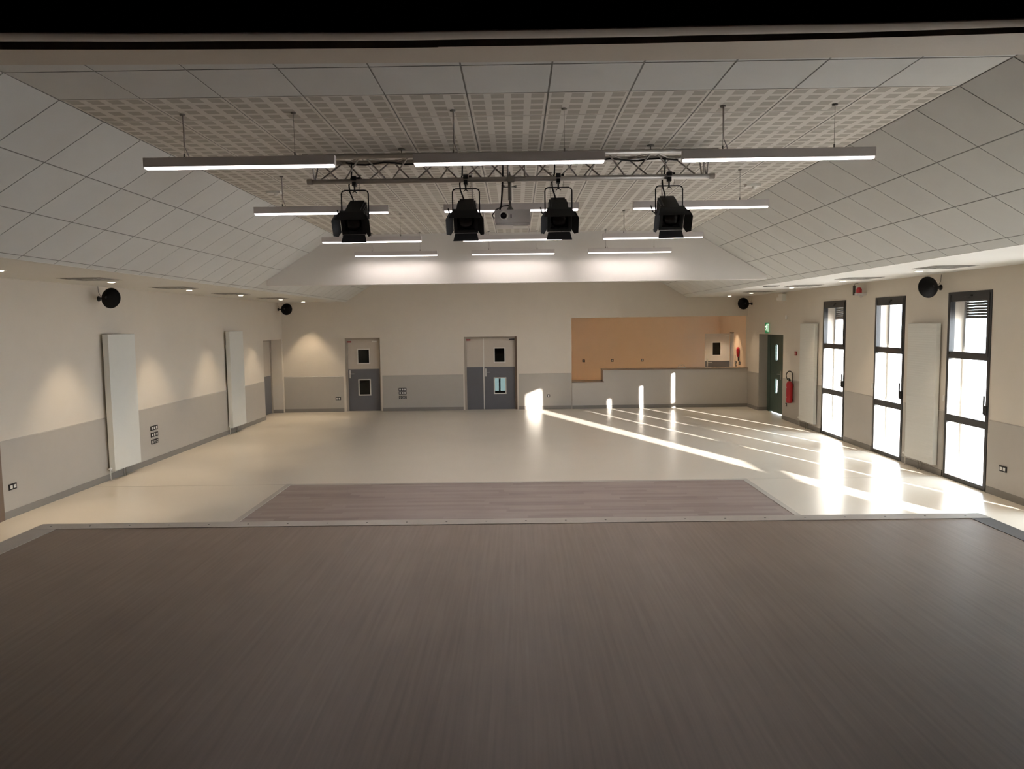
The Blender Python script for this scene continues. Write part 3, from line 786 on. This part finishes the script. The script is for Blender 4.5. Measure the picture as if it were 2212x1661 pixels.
# ------------------------------------------------------------------ stage spotlights
def make_spot(label):
    S = thing('stage_spotlight', label, 'spotlight', group='stage spotlights with barn doors')
    # origin: the point where it hangs (centre of the truss chord)
    zc = -0.345
    tilt = Matrix.Translation((0, 0, zc)) @ Matrix.Rotation(math.radians(29), 4, 'X')
    f = MB()
    f.box(-0.088, 0.088, -0.10, 0.20, -0.095, 0.085, mtx=tilt, bev=0.008)
    f.box(-0.070, 0.070, -0.09, 0.19, 0.085, 0.105, mtx=tilt, bev=0.004)
    for k in range(5):
        f.box(0.086, 0.094, -0.04 + k * 0.045, -0.015 + k * 0.045, -0.07, 0.07, mtx=tilt); f.box(-0.094, -0.086, -0.04 + k * 0.045, -0.015 + k * 0.045, -0.07, 0.07, mtx=tilt)
    f.build('body', 'metal_b', S)
    f = MB()
    for a in ((-0.115, 0.115, 0.08, 0.112), (-0.115, 0.115, -0.112, -0.08), (-0.115, -0.085, -0.08, 0.08), (0.085, 0.115, -0.08, 0.08)):
        f.box(a[0], a[1], -0.150, -0.10, a[2], a[3], mtx=tilt, bev=0.003)
    f.box(-0.115, 0.115, -0.115, -0.10, -0.08, 0.08, mtx=tilt)
    f.build('front_housing', 'metal_b', S)
    f = MB(); f.lathe([(0.082, 0), (0.080, 0.012), (0.06, 0.026), (0.03, 0.034), (0, 0.036)], (0, -0.115, 0), (0, -1, 0), 28)
    for v in f.bm.verts: v.co = tilt @ v.co
    f.build('lens', 'lens', S)
    def flap(pts):
        f = MB(); q = [tilt @ Vector(p) for p in pts]
        n = (q[1] - q[0]).cross(q[2] - q[0]).normalized() * 0.003
        f.prism(q, n); f.build('barn_door', 'metal_b', S)
    flap([(-0.118, -0.152, 0.113), (0.118, -0.152, 0.113), (0.150, -0.262, 0.085), (-0.150, -0.262, 0.085)])
    flap([(-0.105, -0.152, -0.113), (0.105, -0.152, -0.113), (0.122, -0.215, -0.165), (-0.122, -0.215, -0.165)])
    for s in (-1, 1):
        flap([(s * 0.117, -0.152, 0.10), (s * 0.117, -0.152, -0.085), (s * 0.145, -0.19, -0.118), (s * 0.178, -0.235, -0.09), (s * 0.178, -0.235, 0.06), (s * 0.148, -0.20, 0.105)])
    f = MB()
    zt_ = -0.085
    f.tube([(-0.130, 0, zc), (-0.130, 0, zt_ - 0.03), (-0.122, 0, zt_ - 0.01), (-0.10, 0, zt_), (0.10, 0, zt_), (0.122, 0, zt_ - 0.01), (0.130, 0, zt_ - 0.03), (0.130, 0, zc)], 0.0065, 8)
    f.tube([(-0.135, 0, zc), (-0.09, 0, zc)], 0.014, 10); f.tube([(0.135, 0, zc), (0.09, 0, zc)], 0.014, 10)
    f.tube([(-0.13, 0, zc), (-0.16, 0, zc + 0.02), (-0.175, 0, zc + 0.075)], 0.006, 8)
    f.build('yoke', 'metal_b', S)
    f = MB(); f.box(-0.022, 0.022, -0.034, 0.034, 0.006, 0.045, bev=0.004); f.box(-0.018, 0.018, -0.034, 0.034, -0.045, -0.006, bev=0.003)
    f.tube([(0, 0, -0.04), (0, 0, -0.10)], 0.008, 8); f.tube([(-0.022, -0.01, -0.112), (0, 0, -0.09), (0.022, -0.01, -0.112)], 0.005, 6)
    f.box(0.03, 0.055, -0.01, 0.01, 0.015, 0.04)
    f.build('clamp', 'metal_b', S)
    f = MB(); f.tube([(-0.03, 0.04, 0.19), (-0.035, 0.035, 0.05), (-0.06, 0.03, -0.03), (-0.055, 0.03, -0.09), (-0.03, 0.05, -0.16), (-0.02, 0.10, -0.225), (-0.02, 0.13, -0.23)], 0.0075, 8); f.build('cable', 'plastic_b', S)
    f = MB(); f.tube([(0.045, 0.0, 0.03), (0.05, 0.0, -0.05), (0.045, 0, -0.085)], 0.002, 6); f.build('safety_wire', 'wire', S)
    return S
SP = None
for x, lab in ((-1.545, 'black stage spotlight with barn doors, leftmost on the truss'), (-0.47, 'black stage spotlight with barn doors, just left of the projector'),
               (0.423, 'black stage spotlight with barn doors, just right of the projector'), (1.49, 'black stage spotlight with barn doors, rightmost on the truss')):
    loc = (x, 7.34, 3.89)
    if SP is None: SP = make_spot(lab); SP.location = loc
    else: dup(SP, loc, lab)

# projector on its pole
PJ = thing('video_projector', 'pale grey video projector hanging on a short pole between the middle spotlights', 'projector', (-0.035, 7.34, 3.89))
f = MB(); f.box(-0.155, 0.185, -0.16, 0.12, -0.435, -0.310, 'projector', bev=0.012); f.box(-0.15, 0.18, -0.15, 0.12, -0.457, -0.433, 'projector', bev=0.008); f.build('casing', None, PJ)
f = MB(); f.box(0.02, 0.16, -0.13, 0.05, -0.461, -0.456, 'plastic_w'); f.build('underside_plate', None, PJ)
f = MB(); f.lathe([(0.044, 0), (0.044, 0.014), (0.036, 0.016), (0.030, 0.006)], (-0.072, -0.158, -0.368), (0, -1, 0), 24); f.build('lens_ring', 'plastic_w', PJ)
f = MB(); f.lathe([(0.030, 0.004), (0.02, 0.010), (0, 0.012)], (-0.072, -0.158, -0.368), (0, -1, 0), 24); f.build('lens', 'lens', PJ)
f = MB(); f.box(-0.006, 0.004, -0.163, -0.158, -0.392, -0.357); f.build('sensor_slot', 'plastic_b', PJ)
f = MB(); f.tube([(-0.01, 0, 0.07), (-0.01, 0, 0.03)], [0.003, 0.012], 10); f.tube([(-0.01, 0, 0.03), (-0.01, 0, -0.20)], 0.018, 12); f.tube([(-0.01, 0, -0.20), (-0.01, 0, -0.205), (-0.01, 0, -0.26), (-0.01, 0, -0.31)], [0.006, 0.008, 0.016, 0.05], 12)
f.box(-0.035, 0.035, -0.03, 0.03, -0.03, 0.03, bev=0.005)
f.tube([(-0.07, 0, -0.075), (0.05, 0, -0.07)], 0.005, 8); f.tube([(0.035, 0, -0.07), (0.055, 0, -0.07)], 0.012, 8); f.tube([(-0.072, 0, -0.078), (-0.06, 0, -0.06)], 0.010, 8)
f.build('mounting_pole', 'wire', PJ)
f = MB(); f.tube([(-0.075, 0.02, 0.17), (-0.078, 0.02, 0), (-0.088, 0.02, -0.15), (-0.095, 0.03, -0.24), (-0.11, 0.05, -0.28)], 0.0085, 8)
f.tube([(-0.02, 0.0, -0.25), (-0.08, 0.03, -0.25), (-0.15, 0.06, -0.28), (-0.185, 0.08, -0.33), (-0.17, 0.08, -0.36), (-0.15, 0.08, -0.34)], 0.006, 8); f.build('cable', 'plastic_b', PJ)

# ------------------------------------------------------------------ radiators
def make_rad(name_mat, label, d0, d1):
    R = thing('panel_radiator', label, 'radiator', group='tall white radiators')
    f = MB(); f.box(d0, d1, -0.43, 0.43, 0.155, 2.415, bev=0.006); f.build('panel', name_mat, R)
    f = MB(); f.box(d0 + 0.01, d1 - 0.008, -0.425, 0.425, 2.413, 2.419, 'duct'); f.build('top_grille', None, R)
    f = MB()
    for k in (-0.04, 0.04): f.tube([(0.07, k, 0.0), (0.07, k, 0.157)], 0.009, 8)
    f.build('pipes', 'pipe', R)
    f = MB(); f.tube([(0.08, -0.43, 0.20), (0.08, -0.455, 0.20), (0.08, -0.50, 0.20)], [0.012, 0.02, 0.018], 12); f.tube([(0.07, -0.45, 0.0), (0.07, -0.45, 0.20)], 0.006, 8); f.build('valve', 'plastic_w', R)
    for y0 in (-0.33, 0.28):
        for z0 in (0.5, 2.0):
            f = MB(); f.box(0.0, d0 + 0.005, y0, y0 + 0.05, z0, z0 + 0.1); f.build('bracket', 'plastic_w', R)
    return R
R1 = make_rad('rad', 'tall smooth white radiator on the left wall, nearest the stage', 0.045, 0.14); R1.location = (XA, 12.62, 0)
dup(R1, (XA, 17.80, 0), 'tall smooth white radiator on the left wall, by the far doorway')
R2 = make_rad('ribs', 'tall ribbed white radiator on the right wall, between the second and third windows', 0.025, 0.093); R2.location = (XB, 12.27, 0); R2.rotation_euler = (0, 0, PI)
dup(R2, (XB, 17.09, 0), 'tall ribbed white radiator on the right wall, beside the fire extinguisher', PI)

# ------------------------------------------------------------------ round speakers
def make_speaker(label, sx):
    S = thing('round_speaker', label, 'speaker', group='round black wall speakers')
    n = Vector((-sx * 0.12 * -1, 0.97, -0.10)).normalized()
    c0 = Vector((sx * 0.30, -0.28, 0.0))
    f = MB(); f.lathe([(0, -0.10), (0.03, -0.10), (0.05, -0.085), (0.12, -0.045), (0.160, -0.008), (0.166, 0.006), (0.160, 0.018), (0.13, 0.028), (0, 0.036)], c0, n, 32); f.build('bowl', 'speaker', S)
    f = MB(); f.lathe([(0.0, 0.030), (0.10, 0.036), (0.14, 0.030), (0.157, 0.020)], c0, n, 32); f.build('grille', 'speaker', S)
    b = c0 - n * 0.10
    f = MB(); f.tube([(sx * 0.0, -0.10, 0.0), (sx * 0.05, -0.13, 0.0), (sx * 0.14, -0.22, 0.0), b], [0.028, 0.018, 0.018, 0.022], 10)
    f.lathe([(0, 0), (0.045, 0), (0.045, 0.012), (0.03, 0.03), (0, 0.03)], (0, -0.10, 0), (sx, 0, 0), 18); f.build('wall_arm', 'plastic_b', S)
    f = MB(); f.tube([(sx * 0.002, -0.10, 0.20), (sx * 0.008, -0.10, 0.10), (sx * 0.04, -0.11, 0.055), (sx * 0.05, -0.12, 0.03)], 0.004, 6); f.build('cable', 'wire', S)
    return S
A = make_speaker('round black speaker high on the left wall above the near radiator', 1); A.location = (XA, 12.33, 3.0)
dup(A, (XA, 21.55, 3.0), 'round black speaker in the back left corner under the soffit')
B = make_speaker('round black speaker on the right wall between the second and third windows', -1); B.location = (XB, 12.02, 2.98)
dup(B, (XB, 21.50, 2.98), 'round black speaker in the back right corner above the bar')

# ------------------------------------------------------------------ sockets
def socket_plate(label, n, loc, rz, w=0.071, hollow=False, group=None):
    """plate in local XZ plane facing -Y; n modules side by side"""
    S = thing('wall_socket', label, 'wall socket', loc, rz, group)
    W = w * n + 0.012; H = 0.083
    f = MB(); f.box(-W / 2, W / 2, -0.012, 0, -H / 2, H / 2, bev=0.004); f.build('cover_plate', 'plastic_b', S)
    for k in range(n):
        x = (k - (n - 1) / 2) * w
        f = MB(); f.box(x - 0.0225, x + 0.0225, -0.016, -0.012, -0.0225, 0.0225, 'plastic_w', bev=0.002)
        f.lathe([(0.0, 0.001), (0.004 if not hollow else 0.017, 0.001)], (x, -0.016, 0), (0, -1, 0), 12, 'plastic_b')
        f.build('insert', None, S)
    return S
LW, RW, BW = PI / 2, -PI / 2, 0.0    # facing +X, -X, -Y
xl = XA + 0.012; xr = XB - 0.012; yb_ = YB - 0.012
socket_plate('double wall socket low on the left wall, nearest the stage', 2, (xl, 9.86, 0.413), LW)
for z, t, h in ((0.655, 'top', False), (0.53, 'middle', False), (0.40, 'bottom', True)):
    socket_plate('triple wall socket on the left wall past the near radiator, %s of three' % t, 3, (xl, 13.82, z), LW, 0.085, h, 'stack of sockets on the left wall')
socket_plate('double wall socket left of the single back door', 2, (-5.237, yb_, 0.387), BW)
for z, t, h in ((0.635, 'top', False), (0.53, 'middle', False), (0.37, 'bottom', True)):
    socket_plate('triple wall socket between the two back doors, %s of three' % t, 3, (-3.348, yb_, z + (0.03 if t == 'bottom' else 0)), BW, 0.071, h, 'stack of sockets on the back wall')
socket_plate('single wall socket between the double door and the bar', 1, (0.917, yb_, 0.388), BW)
socket_plate('double wall socket low on the right wall beside the nearest window', 2, (xr, 10.23, 0.41), RW)
socket_plate('single wall socket under the fire extinguisher', 1, (xr, 18.55, 0.40), RW)
for x, t in ((2.215, 'left'), (3.165, 'middle'), (4.155, 'right')):
    socket_plate('single wall socket on the peach wall behind the bar, %s of three' % t, 1, (x, YN, 1.245), BW, 0.071, False, 'sockets behind the bar')
for (yy, zz, t) in ((22.93, 1.24, 'upper of the two stacked'), (22.93, 1.12, 'lower of the two stacked'), (22.52, 1.23, 'right, under the red telephone')):
    socket_plate('double wall socket on the side wall by the bar, ' + t, 2, (XB, yy, zz), RW, 0.075, False, 'sockets by the bar telephone')
# light switch above them
o = MB(); o.box(-0.04, 0.04, -0.012, 0, -0.06, 0.06, bev=0.004); o = o.build('light_switch', 'plastic_w'); o.location = (XB, 22.98, 1.40); o.rotation_euler = (0, 0, RW)
tag(o, 'pale wall switch left of the red telephone', 'switch')
# shutter switches beside the windows
for k, yy in enumerate((16.46, 14.09, 11.73)):
    f = MB(); f.box(-0.022, 0.022, -0.014, 0, -0.045, 0.045, bev=0.003); o = f.build('shutter_switch', 'plastic_w'); o.location = (XB, yy, 1.24); o.rotation_euler = (0, 0, RW)
    tag(o, 'small white shutter switch at the far side of the %s window' % ['farthest', 'middle', 'nearest'][k], 'switch', 'shutter switches')

# red telephone
S = thing('wall_telephone', 'red wall telephone handset on the side wall above the bar worktop', 'telephone', (XB, 22.60, 1.50), RW)
f = MB(); f.lathe([(0, -0.15), (0.045, -0.145), (0.07, -0.10), (0.085, 0.0), (0.08, 0.10), (0.05, 0.145), (0, 0.15)], (0, -0.03, 0.06), (0, 0, 1), 18)
for v in f.bm.verts: v.co.y = -0.03 + (v.co.y + 0.03) * 0.55
f.build('handset', 'red', S)
f = MB(); f.tube([(0.0, -0.03, -0.08), (0.02, -0.03, -0.14), (0.03, -0.03, -0.20)], 0.014, 8); f.build('cord', 'hose', S)
f = MB(); f.tube([(-0.03, -0.02, -0.05), (-0.05, -0.02, -0.12), (-0.045, -0.02, -0.19)], 0.005, 6); f.build('pull_string', 'plastic_w', S)

# fire extinguisher
S = thing('fire_extinguisher', 'red fire extinguisher with looped brown hose on the right wall by the green door', 'fire extinguisher', (XB, 18.12, 0.49), RW)
f = MB(); f.lathe([(0, 0.0), (0.055, 0.0), (0.072, 0.012), (0.078, 0.035), (0.078, 0.44), (0.068, 0.49), (0.04, 0.525), (0.02, 0.535), (0, 0.535)], (0, -0.10, 0), (0, 0, 1), 28); f.build('cylinder', 'red', S)
f = MB(); f.box(-0.02, 0.02, -0.12, -0.08, 0.53, 0.58, bev=0.004); f.tube([(0.02, -0.1, 0.575), (-0.03, -0.11, 0.60), (-0.10, -0.11, 0.585)], 0.010, 8); f.tube([(0, -0.1, 0.55), (0.05, -0.11, 0.55)], 0.012, 8); f.build('valve_head', 'plastic_b', S)
f = MB()
pts = [(0.02, -0.11, 0.55), (0.03, -0.17, 0.585)] + [(0.03 - 0.005 * k, -0.105 - 0.088 * math.cos(PI * k / 12), 0.655 + 0.12 * math.sin(PI * k / 12)) for k in range(13)] + [(-0.04, -0.022, 0.55), (-0.05, -0.03, 0.45), (-0.05, -0.035, 0.36)]
f.tube(pts, 0.011, 10); f.build('hose', 'hose', S)
f = MB()
for z0, z1 in ((0.37, 0.395), (0.31, 0.318), (0.27, 0.278), (0.23, 0.238), (0.19, 0.198), (0.13, 0.155)):
    a0, a1 = math.radians(-50), math.radians(20)
    ps = [(0.0795 * math.sin(a0 + (a1 - a0) * k / 6), -0.10 - 0.0795 * math.cos(a0 + (a1 - a0) * k / 6)) for k in range(7)]
    if z1 - z0 < 0.012: ps = ps[1:4]
    for p, q in zip(ps, ps[1:]): f.face([(p[0], p[1], z0), (q[0], q[1], z0), (q[0], q[1], z1), (p[0], p[1], z1)])
f.build('label_marks', 'label', S)
f = MB(); f.box(-0.03, 0.03, -0.03, 0, 0.38, 0.46); f.box(-0.02, 0.02, -0.03, 0, 0.05, 0.09); f.build('wall_hook', 'plastic_b', S)

# exit sign over the green door
S = thing('exit_sign', 'green emergency exit sign with running figure on the right wall above the green door', 'exit sign', (XB, 19.96, 2.30), RW)
f = MB(); f.box(-0.13, 0.13, -0.045, 0, -0.125, 0.10, bev=0.005); f.build('housing', 'plastic_w', S)
f = MB(); f.box(-0.155, 0.155, -0.052, -0.045, -0.14, 0.14); f.build('panel', 'exit', S)
f = MB()
y = -0.056
def bar(x0, z0, x1, z1, t):
    d = Vector((x1 - x0, 0, z1 - z0)); n = Vector((-d.z, 0, d.x)).normalized() * t / 2
    f.prism([Vector((x0, y, z0)) + n, Vector((x1, y, z1)) + n, Vector((x1, y, z1)) - n, Vector((x0, y, z0)) - n], (0, 0.003, 0))
f.lathe([(0.018, 0), (0.018, 0.003), (0, 0.003)], (-0.015, y + 0.003, 0.085), (0, -1, 0), 14)
bar(-0.02, 0.065, -0.035, -0.005, 0.03); bar(-0.035, 0, 0.01, -0.04, 0.018); bar(0.01, -0.04, 0.0, -0.09, 0.016); bar(-0.04, 0, -0.065, -0.05, 0.018); bar(-0.065, -0.05, -0.105, -0.055, 0.014)
bar(-0.02, 0.06, 0.03, 0.03, 0.013); bar(-0.025, 0.06, -0.07, 0.04, 0.013)
bar(0.07, 0.10, 0.07, -0.10, 0.012); bar(0.07, 0.10, 0.13, 0.10, 0.012); bar(0.13, 0.10, 0.13, -0.10, 0.012)
f.build('running_figure', 'exitw', S)
f = MB(); f.lathe([(0, 0.022), (0.018, 0.012), (0.022, 0), (0.018, -0.01)], (-0.09, -0.06, 0.03), (0, -1, 0), 12); f.build('status_lamp', 'exitw', S)

# siren, call point and boxes on the right wall
S = thing('alarm_beacon', 'red domed alarm beacon high on the right wall between two windows', 'alarm beacon', (XB + 0.004, 14.48, 3.0), RW)
f = MB(); f.lathe([(0.052, 0), (0.052, 0.06), (0.042, 0.09), (0.02, 0.105), (0, 0.108)], (0, -0.13, 0.0), (0, 0, 1), 20); f.build('dome', 'red', S)
f = MB(); f.box(-0.06, 0.06, -0.19, 0, -0.05, 0.0, bev=0.008); f.tube([(0, -0.06, -0.05), (0.01, -0.10, -0.085), (0, -0.13, -0.05)], 0.014, 10); f.build('bracket', 'lampbody', S)
f = MB(); f.tube([(-0.19, -0.14, -0.04), (-0.19, -0.14, 0.15)], 0.024, 10); f.tube([(-0.19, -0.14, 0.15), (-0.185, -0.12, 0.19), (-0.21, -0.05, 0.20)], 0.004, 6); f.tube([(-0.19, -0.14, -0.035), (-0.06, -0.14, -0.03)], 0.006, 6); f.build('horn', 'hose', S)
S = thing('call_point', 'small red and white fire alarm call point left of the far right radiator', 'call point', (XB + 0.004, 17.98, 1.70), RW)
f = MB(); f.box(-0.05, 0.05, -0.03, 0, -0.05, 0.05, bev=0.004); f.build('case', 'redlab', S)
f = MB(); f.box(-0.025, 0.025, -0.033, -0.03, -0.025, 0.02); f.build('press_plate', 'label', S)
S = thing('emergency_light', 'white twin-head emergency light box high on the right wall above the green door', 'emergency light', (XB + 0.004, 18.95, 3.06), RW)
f = MB(); f.box(-0.02, 0.24, -0.11, 0, -0.08, 0.09, bev=0.006); f.build('case', 'plastic_w', S)
f = MB(); f.box(-0.28, -0.16, -0.04, 0, -0.05, 0.02, bev=0.006); f.lathe([(0.04, 0), (0.035, 0.04), (0, 0.045)], (-0.21, -0.04, -0.02), (0, -1, 0), 16); f.build('lamp_head', 'plastic_w', S)
f = MB(); f.box(-0.03, 0.03, -0.03, 0, -0.05, 0.05, bev=0.006); o = f.build('wall_sensor', 'plastic_w'); o.location = (XB, 18.66, 2.57); o.rotation_euler = (0, 0, RW)
tag(o, 'tiny white sensor on the right wall below the emergency light', 'sensor')

# ------------------------------------------------------------------ light
wd = bpy.data.worlds.new('sky'); SC.world = wd; wd.use_nodes = True
bg = wd.node_tree.nodes['Background']; bg.inputs[0].default_value = (0.76, 0.89, 1.0, 1); bg.inputs[1].default_value = 7.5
sd = bpy.data.lights.new('sun', 'SUN'); sd.energy = 24.0; sd.angle = math.radians(0.53); sd.color = (1.0, 0.95, 0.88)
so = bpy.data.objects.new('sun', sd); COL.objects.link(so)
so.rotation_euler = Vector(SUN).to_track_quat('-Z', 'Y').to_euler(); so.location = (20, -20, 12)

SC.view_settings.view_transform = 'Standard'; SC.view_settings.look = 'None'
SC.view_settings.exposure = 1.46; SC.view_settings.gamma = 1.0; SC.view_settings.use_curve_mapping = False
cy = SC.cycles
cy.use_denoising = True
cy.max_bounces = 10; cy.diffuse_bounces = 6; cy.glossy_bounces = 4; cy.transparent_max_bounces = 12
cy.caustics_reflective = False; cy.caustics_refractive = False
cy.sample_clamp_indirect = 6.0
